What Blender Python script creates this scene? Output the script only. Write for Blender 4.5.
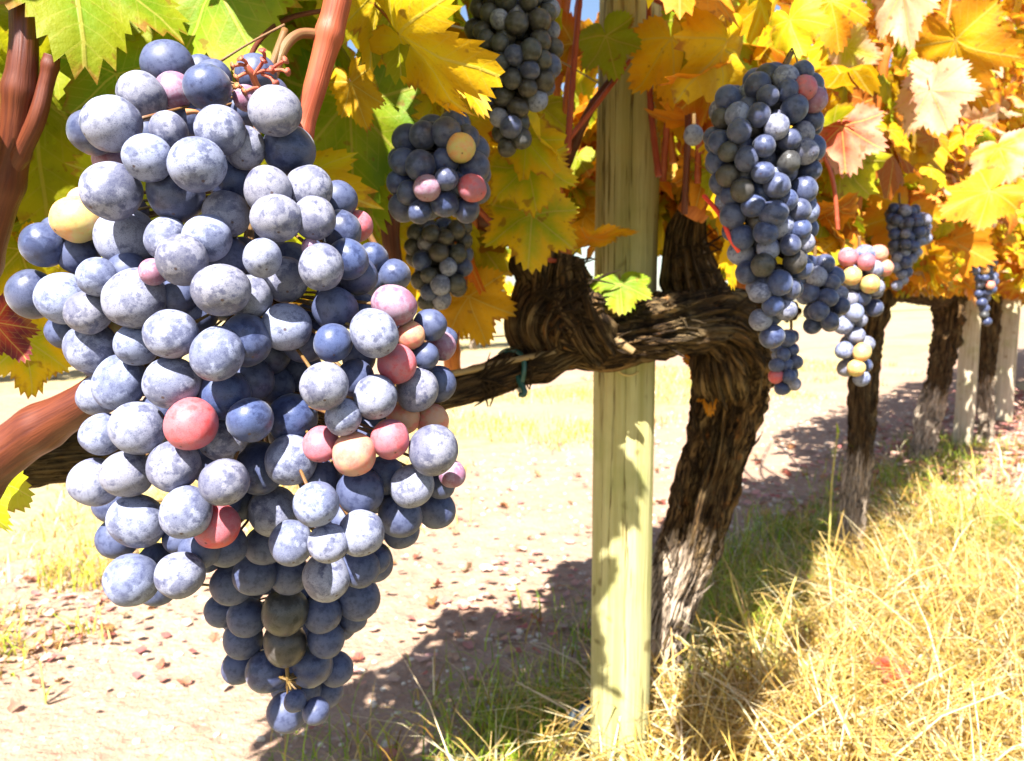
import bpy, bmesh, math, random
from mathutils import Vector, Matrix, noise
R = math.radians
random.seed(7)
for o in list(bpy.data.objects):
    bpy.data.objects.remove(o)
sc = bpy.context.scene
col = sc.collection

# ------------------------------------------------------------------ camera, sky, sun, exposure
FPX, CAMZ = 740.0, 0.75
PITCH = math.atan(80.5 / FPX)
cam_d = bpy.data.cameras.new('camera')
cam = bpy.data.objects.new('camera', cam_d); col.objects.link(cam)
cam.location = (0, 0, CAMZ); cam.rotation_euler = (math.pi/2 - PITCH, 0, 0)
cam_d.sensor_width = 36; cam_d.lens = FPX/1024*36
cam_d.clip_start = 0.02; cam_d.clip_end = 2000
cam_d.dof.use_dof = True; cam_d.dof.focus_distance = 0.315; cam_d.dof.aperture_fstop = 20
sc.camera = cam
SUN_EL, SUN_AZ = R(51), R(-17)          # azimuth: degrees to the right of straight behind the camera
sdir = Vector((math.sin(SUN_AZ)*math.cos(SUN_EL), -math.cos(SUN_AZ)*math.cos(SUN_EL), math.sin(SUN_EL)))
w = bpy.data.worlds.new('World'); sc.world = w; w.use_nodes = True
nt = w.node_tree; bg = nt.nodes['Background']
sky = nt.nodes.new('ShaderNodeTexSky'); sky.sky_type = 'NISHITA'; sky.sun_disc = False
sky.sun_elevation = SUN_EL; sky.sun_rotation = math.atan2(sdir.x, sdir.y)
nt.links.new(sky.outputs[0], bg.inputs[0]); bg.inputs[1].default_value = 0.05
sd = bpy.data.lights.new('sun', 'SUN'); so = bpy.data.objects.new('sun', sd); col.objects.link(so)
sd.energy = 5.0; sd.angle = R(0.5); sd.color = (1, .955, .88)
so.rotation_euler = sdir.to_track_quat('Z', 'Y').to_euler(); so.location = (0, -3, 5)
sc.view_settings.view_transform = 'Standard'; sc.view_settings.look = 'None'
sc.view_settings.exposure = 2.25; sc.view_settings.gamma = 1
sc.cycles.max_bounces = 8; sc.cycles.diffuse_bounces = 5; sc.cycles.transmission_bounces = 6

# ------------------------------------------------------------------ helpers
CP = Vector((0, 0, CAMZ)); FW = Vector((0, math.cos(PITCH), -math.sin(PITCH)))
UP = Vector((0, math.sin(PITCH), math.cos(PITCH))); RT = Vector((1, 0, 0))
def at(px, py, d):
    v = FW + RT*((px-512)/FPX) + UP*(-(py-380.5)/FPX)
    return CP + v*(d/v.y)
def proj(P):
    q = P - CP; wz = q.dot(FW)
    if wz < 1e-4: return None
    return 512+FPX*q.dot(RT)/wz, 380.5-FPX*q.dot(UP)/wz, wz
ROW0 = Vector((0.28, 1.40, 0)); RD = Vector((.6530, .7573, 0)).normalized(); ND = Vector((RD.y, -RD.x, 0))
def row(t, n, z=0): return ROW0 + RD*t + ND*n + Vector((0, 0, z))
def tn(P): q = P-ROW0; return q.dot(RD), q.dot(ND)

def tag(o, label=None, cat=None, group=None, kind=None):
    if label: o['label'] = label
    if cat: o['category'] = cat
    if group: o['group'] = group
    if kind: o['kind'] = kind
    return o
def empty(name, loc):
    o = bpy.data.objects.new(name, None); col.objects.link(o); o.location = loc; o.empty_display_size = .05
    return o
def link(name, me, parent=None, loc=None):
    o = bpy.data.objects.new(name, me); col.objects.link(o)
    if loc is not None: o.location = loc
    if parent:
        o.parent = parent
        o.matrix_parent_inverse = Matrix.Translation(-parent.location)
    return o

class MB:
    def __init__(s): s.v=[]; s.f=[]; s.uv=[]; s.c=[]; s.c2=[]
    def build(s, name, mats, parent=None, smooth=True, midx=None):
        me = bpy.data.meshes.new(name); me.from_pydata(s.v, [], s.f)
        if s.uv:
            L = me.uv_layers.new(name='UVMap'); buf = []
            for f in s.f:
                for i in f: buf += s.uv[i]
            L.data.foreach_set('uv', buf)
        for nm, cc in (('Col', s.c), ('ColB', s.c2)):
            if cc:
                a = me.color_attributes.new(nm, 'FLOAT_COLOR', 'POINT'); buf = []
                for q in cc: buf += (q[0], q[1], q[2], q[3] if len(q) > 3 else 1)
                a.data.foreach_set('color', buf)
        for m in (mats if isinstance(mats, list) else [mats]): me.materials.append(m)
        if smooth: me.polygons.foreach_set('use_smooth', [True]*len(me.polygons))
        me.update()
        return link(name, me, parent)

def resample(pts, rad, n):
    P = [Vector(p) for p in pts]; m = len(P)
    if m == 2: P = [P[0], P[0].lerp(P[1], .5), P[1]]; rad = [rad[0], (rad[0]+rad[1])/2, rad[1]]; m = 3
    out = []; ro = []
    for i in range(n):
        s = i/(n-1)*(m-1); k = min(int(s), m-2); u = s-k
        p0, p1, p2, p3 = P[max(k-1,0)], P[k], P[k+1], P[min(k+2,m-1)]
        out.append(.5*((2*p1)+(p2-p0)*u+(2*p0-5*p1+4*p2-p3)*u*u+(3*p1-p0-3*p2+p3)*u**3))
        a = u*u*(3-2*u); ro.append(rad[k]*(1-a)+rad[k+1]*a)
    return out, ro
def tube(mb, pts, rad, n=24, sides=8, bark=0, seed=0, twist=0, col=None, nodes=0):
    """a tapered, closed tube; bark > 0 roughens it with ridges that run along it"""
    P, rr = resample(pts, rad, n); base = len(mb.v); ln = 0
    side = None
    for i, p in enumerate(P):
        T = (P[min(i+1,n-1)]-P[max(i-1,0)]).normalized()
        ref = Vector((0,1,0)) if abs(T.y) < .92 else Vector((0,0,1))
        if side is None: side = T.cross(ref).normalized()
        side = (side - T*side.dot(T)).normalized(); bi = T.cross(side)
        if i: ln += (p-P[i-1]).length
        for k in range(sides):
            a = 2*math.pi*k/sides; r = rr[i]
            if nodes:
                u_ = (ln+seed*.013) % nodes-nodes*.5
                r *= 1+.17*math.exp(-(u_/(rr[i]*.8))**2)+.05*noise.noise(Vector((math.cos(a)*3, math.sin(a)*3, ln*14+seed)))
            if bark:
                aa = a + twist*ln
                wob = .16*noise.noise(Vector((ln*7, seed, a)))
                aa += wob
                q = Vector((math.cos(aa)*1.2+seed, math.sin(aa)*1.2, ln*5))
                lump = noise.noise(q)*.45
                q2 = Vector((math.cos(aa)*3.4+seed, math.sin(aa)*3.4, ln*2.6+seed))
                rid = 1-abs(noise.noise(q2))*2.8
                q3 = Vector((math.cos(aa)*11+seed, math.sin(aa)*11, ln*3.2))
                fine = 1-abs(noise.noise(q3))*2.6
                q4 = Vector((math.cos(aa)*5+seed, math.sin(aa)*5, ln*22))
                pit = noise.noise(q4)*.34
                r *= 1+bark*(lump+.36*rid+.34*fine+pit-.3)
            mb.v.append(p+side*(r*math.cos(a))+bi*(r*math.sin(a)))
            mb.uv.append((k/sides if k <= sides/2 else 1-k/sides, ln))
            if col: mb.c.append(col)
    for i in range(n-1):
        for k in range(sides):
            a = base+i*sides+k; b = base+i*sides+(k+1)%sides
            mb.f.append((a, b, b+sides, a+sides))
    mb.f.append(tuple(base+k for k in range(sides))[::-1])
    mb.f.append(tuple(base+(n-1)*sides+k for k in range(sides)))
    return mb

# ------------------------------------------------------------------ materials
class NT:
    def __init__(s, name):
        s.m = bpy.data.materials.new(name); s.m.use_nodes = True; s.t = s.m.node_tree; s.t.nodes.clear()
        s.out = s.n('ShaderNodeOutputMaterial')
    def n(s, typ, **kw):
        x = s.t.nodes.new(typ)
        for k, v in kw.items(): setattr(x, k, v)
        return x
    def l(s, a, b): s.t.links.new(a, b)
    def put(s, sock, v):
        if hasattr(v, 'is_linked') or hasattr(v, 'links'): s.l(v, sock)
        else: sock.default_value = v
    def math(s, op, a, b=0.0, c=None):
        x = s.n('ShaderNodeMath', operation=op); s.put(x.inputs[0], a); s.put(x.inputs[1], b)
        if c is not None: s.put(x.inputs[2], c)
        return x.outputs[0]
    def vmath(s, op, a, b):
        x = s.n('ShaderNodeVectorMath', operation=op); s.put(x.inputs[0], a); s.put(x.inputs[1], b)
        return x.outputs['Value'] if op in ('DOT_PRODUCT','LENGTH') else x.outputs[0]
    def ramp(s, v, a, b, smooth=True):
        x = s.n('ShaderNodeMapRange', interpolation_type='SMOOTHSTEP' if smooth else 'LINEAR')
        s.put(x.inputs[0], v); s.put(x.inputs[1], a); s.put(x.inputs[2], b)
        return x.outputs[0]
    def mix(s, f, a, b):
        x = s.n('ShaderNodeMix', data_type='RGBA'); s.put(x.inputs[0], f)
        s.put(x.inputs[6], a if not isinstance(a, tuple) else (*a, 1)); s.put(x.inputs[7], b if not isinstance(b, tuple) else (*b, 1))
        return x.outputs[2]
    def noise(s, vec, scale, detail=3, rough=.55):
        x = s.n('ShaderNodeTexNoise'); s.l(vec, x.inputs['Vector']) if vec else None
        x.inputs['Scale'].default_value = scale; x.inputs['Detail'].default_value = detail; x.inputs['Roughness'].default_value = rough
        return x.outputs[0]
    def bump(s, h, strength, dist):
        x = s.n('ShaderNodeBump'); s.l(h, x.inputs['Height']); x.inputs['Strength'].default_value = strength; x.inputs['Distance'].default_value = dist
        return x.outputs[0]
    def princ(s, colr, rough=.6, spec=.4, normal=None, **kw):
        p = s.n('ShaderNodeBsdfPrincipled')
        s.put(p.inputs['Base Color'], colr if not isinstance(colr, tuple) else (*colr, 1)); s.put(p.inputs['Roughness'], rough)
        p.inputs['Specular IOR Level'].default_value = spec
        if normal: s.l(normal, p.inputs['Normal'])
        for k, v in kw.items(): p.inputs[k].default_value = v
        s.l(p.outputs[0], s.out.inputs[0]); return p

def grape_material(name, skin, bloom_a, bloom_b, amount, sss=0.0, rough=.5, skin2=None):
    m = NT(name); tc = m.n('ShaderNodeTexCoord'); oi = m.n('ShaderNodeObjectInfo')
    off = m.n('ShaderNodeVectorMath', operation='SCALE'); m.l(oi.outputs['Location'], off.inputs[0]); off.inputs['Scale'].default_value = 97.0
    v = m.vmath('ADD', tc.outputs['Object'], off.outputs[0])
    big = m.noise(v, .9, 3, .6); mid = m.noise(v, 3.2, 5, .65); fine = m.noise(v, 15, 3, .7); sp = m.noise(v, 26, 3, .7)
    # the waxy bloom is rubbed off in patches and peppered with small dark specks
    patch = m.ramp(m.math('ADD', m.math('MULTIPLY', mid, .75), m.math('MULTIPLY', fine, .25)), .32, .56)
    speck = m.ramp(sp, .38, .45)
    wt = m.math('MULTIPLY_ADD', m.math('FRACT', m.math('MULTIPLY', oi.outputs['Random'], 7.13)), .16, .34)
    worn = m.ramp(m.math('MULTIPLY', big, m.math('ADD', mid, .5)), wt, m.math('ADD', wt, .09))
    cov = m.math('MULTIPLY', m.math('MULTIPLY_ADD', patch, .55, .45), m.math('MULTIPLY_ADD', speck, .50, .50))
    cov = m.math('MULTIPLY', cov, m.math('MULTIPLY_ADD', worn, .42, .58))
    cov = m.math('MULTIPLY', cov, m.math('MULTIPLY_ADD', oi.outputs['Random'], .42*amount, .70*amount))
    bl = m.mix(oi.outputs['Random'], bloom_a, bloom_b)
    sk = m.mix(m.ramp(m.math('ADD', big, m.math('MULTIPLY', m.math('SUBTRACT', mid, .5), .6)), .42, .60), skin, skin2) if skin2 else skin
    c = m.mix(cov, sk, bl)
    sep = m.n('ShaderNodeSeparateXYZ'); m.l(tc.outputs['Object'], sep.inputs[0])
    rr = m.vmath('LENGTH', m.vmath('MULTIPLY', tc.outputs['Object'], (1, 1, 0)), (0,0,0))
    scar = m.math('MULTIPLY', m.math('SUBTRACT', 1.0, m.ramp(rr, .035, .085)), m.math('LESS_THAN', sep.outputs[2], -.5))
    c = m.mix(m.math('MULTIPLY', scar, .85), c, (.05, .025, .02))
    b = m.bump(m.math('ADD', fine, m.math('MULTIPLY', mid, .8)), .12, .0008)
    rg = m.math('MULTIPLY_ADD', cov, .28, rough-.12)
    p = m.princ(c, rg, .35, b)
    if sss:
        p.inputs['Subsurface Weight'].default_value = sss; p.inputs['Subsurface Radius'].default_value = (1, .35, .25); p.inputs['Subsurface Scale'].default_value = .006
    return m.m
G_BLUE = grape_material('blue_grape_skin', (.004, .008, .055), (.275, .272, .325), (.185, .210, .325), 1.0)
G_SHADE_NAVY = grape_material('shaded_navy_grape_skin', (.004, .007, .038), (.150, .170, .270), (.070, .105, .250), .50, rough=.40)  # thin bloom, darkened further to stand in for shade on less lit berries
G_SHADE_NAVY.node_tree.nodes['Principled BSDF'].inputs['Sheen Weight'].default_value = .12
G_SHADE_BROWN = grape_material('shaded_brown_grape_skin', (.012, .010, .010), (.135, .118, .110), (.085, .095, .105), .52, rough=.40)  # brown tone stands in for shade and warm light on dim berries
G_PINK = grape_material('pink_grape_skin', (.40, .045, .06), (.40, .25, .28), (.36, .16, .19), .60, .3, skin2=(.22, .02, .06))
G_RED = grape_material('red_grape_skin', (.42, .03, .035), (.40, .20, .22), (.38, .14, .16), .62, .3, skin2=(.25, .012, .035))
G_SALMON = grape_material('salmon_grape_skin', (.48, .12, .08), (.45, .28, .25), (.42, .24, .21), .6, .3, skin2=(.42, .22, .06))
G_MAUVE = grape_material('mauve_grape_skin', (.18, .03, .08), (.29, .25, .31), (.26, .18, .26), .9, .15)
G_YELL = grape_material('yellow_grape_skin', (.50, .24, .06), (.50, .36, .27), (.48, .32, .20), .5, .3, skin2=(.38, .36, .05))
GM = {'b': G_BLUE, 'n': G_SHADE_NAVY, 'o': G_SHADE_BROWN, 'p': G_PINK, 'r': G_RED, 's': G_SALMON, 'm': G_MAUVE, 'y': G_YELL}
GL = {'p': 'pink half ripe grape', 'r': 'red half ripe grape', 's': 'salmon unripe grape', 'm': 'mauve grape', 'y': 'yellow unripe grape'}

def leaf_material():
    m = NT('vine_leaf')
    uv = m.n('ShaderNodeUVMap'); ca = m.n('ShaderNodeAttribute', attribute_name='Col'); cb = m.n('ShaderNodeAttribute', attribute_name='ColB')
    geo = m.n('ShaderNodeNewGeometry')
    uvx = m.vmath('ABSOLUTE', uv.outputs[0], (0,0,0))
    sx = m.n('ShaderNodeSeparateXYZ'); m.l(uvx, sx.inputs[0]); sy = m.n('ShaderNodeSeparateXYZ'); m.l(uv.outputs[0], sy.inputs[0])
    cx = m.n('ShaderNodeCombineXYZ'); m.l(sx.outputs[0], cx.inputs[0]); m.l(sy.outputs[1], cx.inputs[1])
    d = None; wide = None
    ln = m.vmath('LENGTH', cx.outputs[0], (0,0,0))
    for a, L in ((0, 1.0), (50, .85), (106, .62)):
        ar = R(a); al = m.vmath('DOT_PRODUCT', cx.outputs[0], (math.sin(ar), math.cos(ar), 0))
        pe = m.math('ABSOLUTE', m.vmath('DOT_PRODUCT', cx.outputs[0], (math.cos(ar), -math.sin(ar), 0)))
        pe = m.math('ADD', pe, m.math('MULTIPLY', m.math('LESS_THAN', al, 0.0), 9.0))
        # side veins, herringbone from each main vein
        s1 = m.math('ABSOLUTE', m.math('SUBTRACT', m.math('FRACT', m.math('MULTIPLY', m.math('SUBTRACT', al, m.math('MULTIPLY', pe, .8)), 7.0)), .5))
        sv = m.math('MULTIPLY', m.math('LESS_THAN', s1, .06), m.math('LESS_THAN', pe, .26))
        d = pe if d is None else m.math('MINIMUM', d, pe)
        wide = sv if wide is None else m.math('MAXIMUM', wide, sv)
    main = m.math('SUBTRACT', 1.0, m.ramp(d, .006, .020))
    nz = m.noise(geo.outputs['Position'], 38, 4, .6); nf = m.noise(geo.outputs['Position'], 190, 3, .6)
    near = m.math('ADD', m.math('MULTIPLY', d, 1.6), m.math('ADD', m.math('MULTIPLY', ln, .5), m.math('MULTIPLY', nz, .9)))
    zone = m.ramp(near, .55, 1.15)
    c = m.mix(zone, cb.outputs['Color'], ca.outputs['Color'])
    c = m.mix(m.math('MULTIPLY', m.ramp(nf, .60, .74), .35), c, (.20, .07, .01))
    ed = m.math('ADD', cb.outputs['Alpha'], m.math('MULTIPLY', m.math('SUBTRACT', nz, .5), 1.1))
    c = m.mix(m.math('MULTIPLY', m.ramp(ed, .95, 1.12), .75), c, (.30, .11, .02))
    sp_ = m.noise(geo.outputs['Position'], 75, 2, .5)
    c = m.mix(m.math('MULTIPLY', m.ramp(sp_, .66, .72), .6), c, (.22, .08, .015))
    vv = m.math('MAXIMUM', m.math('MULTIPLY', main, .55), m.math('MULTIPLY', wide, .16))
    c = m.mix(vv, c, (.55, .45, .10))
    b = m.bump(m.math('SUBTRACT', nf, m.math('MULTIPLY', m.math('MAXIMUM', main, wide), .6)), .35, .002)
    df = m.n('ShaderNodeBsdfPrincipled'); m.l(c, df.inputs['Base Color']); df.inputs['Roughness'].default_value = .55; df.inputs['Specular IOR Level'].default_value = .25; m.l(b, df.inputs['Normal'])
    tr = m.n('ShaderNodeBsdfTranslucent'); m.l(c, tr.inputs[0]); m.l(b, tr.inputs['Normal'])
    mx = m.n('ShaderNodeMixShader'); mx.inputs[0].default_value = .5
    m.l(df.outputs[0], mx.inputs[1]); m.l(tr.outputs[0], mx.inputs[2]); m.l(mx.outputs[0], m.out.inputs[0])
    return m.m
M_LEAF = leaf_material()

def blade_material(name, tr=.35, rough=.6):
    m = NT(name); ca = m.n('ShaderNodeAttribute', attribute_name='Col')
    df = m.n('ShaderNodeBsdfPrincipled'); m.l(ca.outputs['Color'], df.inputs['Base Color']); df.inputs['Roughness'].default_value = rough; df.inputs['Specular IOR Level'].default_value = .2
    t = m.n('ShaderNodeBsdfTranslucent'); m.l(ca.outputs['Color'], t.inputs[0])
    mx = m.n('ShaderNodeMixShader'); mx.inputs[0].default_value = tr
    m.l(df.outputs[0], mx.inputs[1]); m.l(t.outputs[0], mx.inputs[2]); m.l(mx.outputs[0], m.out.inputs[0])
    return m.m
M_BLADE = blade_material('grass_blade'); M_LITTER = blade_material('dead_leaf', .2, .7)

def bark_material():
    m = NT('vine_bark'); uv = m.n('ShaderNodeUVMap'); geo = m.n('ShaderNodeNewGeometry')
    mp = m.n('ShaderNodeMapping'); m.l(uv.outputs[0], mp.inputs[0]); mp.inputs['Scale'].default_value = (34, 9, 1)
    str_ = m.noise(mp.outputs[0], 1.0, 6, .65)
    mp2 = m.n('ShaderNodeMapping'); m.l(uv.outputs[0], mp2.inputs[0]); mp2.inputs['Scale'].default_value = (90, 30, 1)
    fib = m.noise(mp2.outputs[0], 1.0, 4, .6)
    blot = m.noise(geo.outputs['Position'], 14, 4, .6); bl2 = m.noise(geo.outputs['Position'], 30, 4, .6)
    c = m.mix(m.ramp(str_, .38, .66), (.030, .014, .005), (.23, .135, .055))
    c = m.mix(m.math('MULTIPLY', m.ramp(blot, .48, .66), .55), c, (.27, .19, .09))
    c = m.mix(m.math('MULTIPLY', m.ramp(bl2, .60, .74), .6), c, (.36, .12, .02))
    c = m.mix(m.math('MULTIPLY', m.ramp(fib, .6, .42), .5), c, (.022, .012, .005))
    sp = m.n('ShaderNodeSeparateXYZ'); m.l(geo.outputs['Position'], sp.inputs[0])
    lit_peel = m.ramp(m.math('ADD', sp.outputs[2], m.math('MULTIPLY', m.math('SUBTRACT', str_, .5), .35)), .36, .30)
    lit_peel = m.math('MULTIPLY', lit_peel, m.ramp(fib, .34, .50))
    c = m.mix(m.math('MULTIPLY', lit_peel, .95), c, (.56, .44, .33))  # pale peeled wood at the foot, paled further to stand in for sunlight
    mp3 = m.n('ShaderNodeMapping'); m.l(uv.outputs[0], mp3.inputs[0]); mp3.inputs['Scale'].default_value = (46, 7, 1)
    ck = m.math('ABSOLUTE', m.math('SUBTRACT', m.noise(mp3.outputs[0], 1.0, 5, .7), .5))
    crk = m.ramp(ck, .03, .005)
    c = m.mix(m.math('MULTIPLY', crk, .85), c, (.012, .006, .003))
    h = m.math('SUBTRACT', m.math('ADD', str_, m.math('MULTIPLY', fib, .5)), crk)
    m.princ(c, .85, .2, m.bump(h, 1.0, .012)); return m.m
M_BARK = bark_material()
def cane_material(name, a, b):
    m = NT(name); uv = m.n('ShaderNodeUVMap'); geo = m.n('ShaderNodeNewGeometry')
    mp = m.n('ShaderNodeMapping'); m.l(uv.outputs[0], mp.inputs[0]); mp.inputs['Scale'].default_value = (30, 25, 1)
    s = m.noise(mp.outputs[0], 1.0, 4, .6); g = m.noise(geo.outputs['Position'], 22, 3, .6)
    c = m.mix(m.ramp(m.math('ADD', m.math('MULTIPLY', s, .6), m.math('MULTIPLY', g, .4)), .35, .65), a, b)
    m.princ(c, .45, .4, m.bump(s, .35, .002)); return m.m
M_CANE = cane_material('red_brown_cane', (.055, .010, .006), (.12, .027, .010))
M_CANE_O = cane_material('orange_brown_cane', (.32, .075, .010), (.52, .17, .028))
M_CANE_R = cane_material('rose_red_cane', (.23, .033, .014), (.34, .08, .035))
M_DRY = cane_material('dry_tan_cane', (.16, .10, .04), (.30, .21, .10))
M_STEM = cane_material('grape_stalk', (.13, .10, .025), (.15, .05, .02))
M_TIPS = cane_material('dried_stalk_tip', (.34, .03, .05), (.44, .24, .06))
M_TENDRIL = cane_material('red_tendril', (.62, .03, .02), (.7, .06, .03))

def post_material(name, a, b, dark):
    m = NT(name); tc = m.n('ShaderNodeTexCoord')
    mp = m.n('ShaderNodeMapping'); m.l(tc.outputs['Object'], mp.inputs[0]); mp.inputs['Scale'].default_value = (55, 55, 2.2)
    g = m.noise(mp.outputs[0], 1.0, 6, .62)
    mp2 = m.n('ShaderNodeMapping'); m.l(tc.outputs['Object'], mp2.inputs[0]); mp2.inputs['Scale'].default_value = (120, 120, 5)
    cr = m.noise(mp2.outputs[0], 1.0, 3, .6); st = m.noise(tc.outputs['Object'], 7, 4, .6); kn = m.noise(tc.outputs['Object'], 23, 2, .5)
    c = m.mix(m.ramp(g, .30, .70), a, b)
    c = m.mix(m.math('MULTIPLY', m.ramp(st, .50, .68), .45), c, (.21, .24, .07))
    c = m.mix(m.math('MULTIPLY', m.ramp(cr, .40, .31), .9), c, dark)
    c = m.mix(m.math('MULTIPLY', m.ramp(kn, .64, .72), .7), c, dark)
    mp3 = m.n('ShaderNodeMapping'); m.l(tc.outputs['Object'], mp3.inputs[0]); mp3.inputs['Scale'].default_value = (26, 26, .9)
    lk = m.ramp(m.math('ABSOLUTE', m.math('SUBTRACT', m.noise(mp3.outputs[0], 1.0, 5, .6), .5)), .012, .003)
    lk = m.math('MULTIPLY', lk, m.ramp(m.noise(tc.outputs['Object'], 5, 2, .5), .42, .55))
    c = m.mix(m.math('MULTIPLY', lk, .9), c, dark)
    c = m.mix(m.math('MULTIPLY', m.ramp(m.noise(tc.outputs['Object'], 3.2, 5, .65), .50, .64), .4), c, (.30, .22, .10))
    m.princ(c, .8, .2, m.bump(m.math('SUBTRACT', m.math('ADD', g, cr), lk), .7, .005)); return m.m
M_POST = post_material('weathered_post', (.27, .25, .09), (.42, .39, .19), (.10, .07, .02))
M_STAKE = post_material('pale_stake', (.36, .30, .21), (.48, .41, .30), (.22, .15, .08))

def simple(name, c, rough=.5, spec=.4, metal=0):
    m = NT(name); geo = m.n('ShaderNodeNewGeometry'); n = m.noise(geo.outputs['Position'], 60, 3)
    cc = m.mix(m.ramp(n, .3, .7), tuple(x*.8 for x in c), tuple(min(1, x*1.15) for x in c))
    p = m.princ(cc, rough, spec); p.inputs['Metallic'].default_value = metal; return m.m
M_WIRE = simple('galvanised_wire', (.45, .42, .38), .4, .5, .6)
M_TIE = simple('dark_green_plastic', (.012, .06, .055), .35, .5)
M_HOSE = simple('black_plastic_hose', (.006, .014, .020), .5, .35)
M_TWINE = simple('twine', (.50, .38, .16), .8)

def ground_material(name, kind):
    m = NT(name); geo = m.n('ShaderNodeNewGeometry'); P = geo.outputs['Position']
    a = m.noise(P, 1.6, 5, .6); b = m.noise(P, 14, 5, .65); c_ = m.noise(P, 70, 4, .6); e = m.noise(P, .35, 3, .5)
    vo = m.n('ShaderNodeTexVoronoi'); m.l(P, vo.inputs['Vector']); vo.inputs['Scale'].default_value = 45
    if kind == 'unseen':
        c = m.mix(m.ramp(b, .3, .7), (.035, .045, .012), (.075, .080, .022))
        c = m.mix(m.math('MULTIPLY', m.ramp(a, .45, .7), .5), c, (.10, .085, .03))
    elif kind == 'dirt':
        c = m.mix(m.ramp(b, .3, .7), (.26, .165, .115), (.33, .225, .16))
        c = m.mix(m.math('MULTIPLY', m.ramp(a, .45, .7), .6), c, (.37, .26, .19))
        c = m.mix(m.math('MULTIPLY', m.ramp(c_, .58, .72), .5), c, (.22, .13, .085))
        c = m.mix(m.math('MULTIPLY', m.ramp(vo.outputs['Distance'], .22, .10), .5), c, (.42, .36, .29))
    else:
        c = m.mix(m.ramp(b, .3, .7), (.25, .18, .09), (.37, .30, .16))
        c = m.mix(m.math('MULTIPLY', m.ramp(a, .48, .66), .6), c, (.27, .27, .09))
        c = m.mix(m.math('MULTIPLY', m.ramp(e, .45, .62), .6), c, (.38, .30, .17))
        c = m.mix(m.math('MULTIPLY', m.ramp(c_, .58, .72), .5), c, (.22, .15, .06))
    m.princ(c, .95, .1, m.bump(m.math('ADD', b, m.math('MULTIPLY', c_, .6)), .7, .03)); return m.m
M_DIRT = ground_material('dry_dirt', 'dirt'); M_SOIL = ground_material('dry_grassy_soil', 'soil')
M_UNSEEN = ground_material('unseen_dark_ground', 'unseen')
M_PEB = simple('pebble', (.46, .40, .33), .85)

# ------------------------------------------------------------------ ground and path
g = MB(); S = 700
for x in (-S, S):
    for y in (-S, S): g.v.append((x, y, 0))
g.f.append((0, 2, 3, 1)); tag(g.build('ground', M_SOIL, smooth=False), kind='structure')
def strip(name, n0, n1, t0, t1, mat, z, steps=260, amp=.12):
    s = MB()
    for i in range(steps+1):
        t = t0+(t1-t0)*(i/steps)**1.6
        for j in range(9):
            f = j/8; n = n0+(n1-n0)*f
            ed = 1 if j in (0, 8) else 0
            n += ed*amp*(noise.noise(Vector((t*1.7, j, 3)))+.6*noise.noise(Vector((t*6, j, 9))))
            s.v.append(row(t, n, z))
    for i in range(steps):
        for j in range(8):
            a = i*9+j; s.f.append((a, a+1, a+10, a+9))
    o = s.build(name, mat); tag(o, kind='structure')
    if o.data.polygons[0].normal.z < 0: o.data.flip_normals()
    return o
strip('dirt_path', -.12, -1.75, -6, 90, M_DIRT, .004)
strip('unseen_dark_strip', .98, 4.2, -6, 60, M_UNSEEN, .004, amp=.1)  # added ground out of view, dark so less light bounces onto the grapes
strip('dirt_track', -3.2, -6.2, -9, 120, M_DIRT, .004, amp=.25)

# ------------------------------------------------------------------ grass, litter, pebbles (nobody could count these)
def blade(mb, p, h, wd, lean, az, droop, colr, seg=4):
    d = Vector((math.cos(az), math.sin(az), 0)); s = Vector((-d.y, d.x, 0)); base = len(mb.v)
    for i in range(seg+1):
        u = i/seg; k = lean*u+droop*u*u
        q = p + d*(h*math.sin(min(k, 2.2))*u*.95) + Vector((0, 0, h*u*math.cos(min(k*.75, 1.9))))
        if q.z < .004: q.z = .004
        ww = wd*(1-u*.85)*.5
        mb.v += [q-s*ww, q+s*ww]; mb.c += [colr, colr]
    for i in range(seg): a = base+2*i; mb.f.append((a, a+1, a+3, a+2))
def vary(c, k): 
    f = random.uniform(1-k, 1+k); return tuple(max(0, min(1, x*f*random.uniform(.93, 1.07))) for x in c)
STRAW = [(.48,.33,.08),(.58,.43,.16),(.38,.24,.05),(.52,.36,.13),(.68,.58,.36),(.22,.13,.025)]
GREEN = [(.22,.34,.02),(.32,.42,.03),(.40,.44,.05),(.15,.25,.02)]
mb = MB(); cnt = 0
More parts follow.
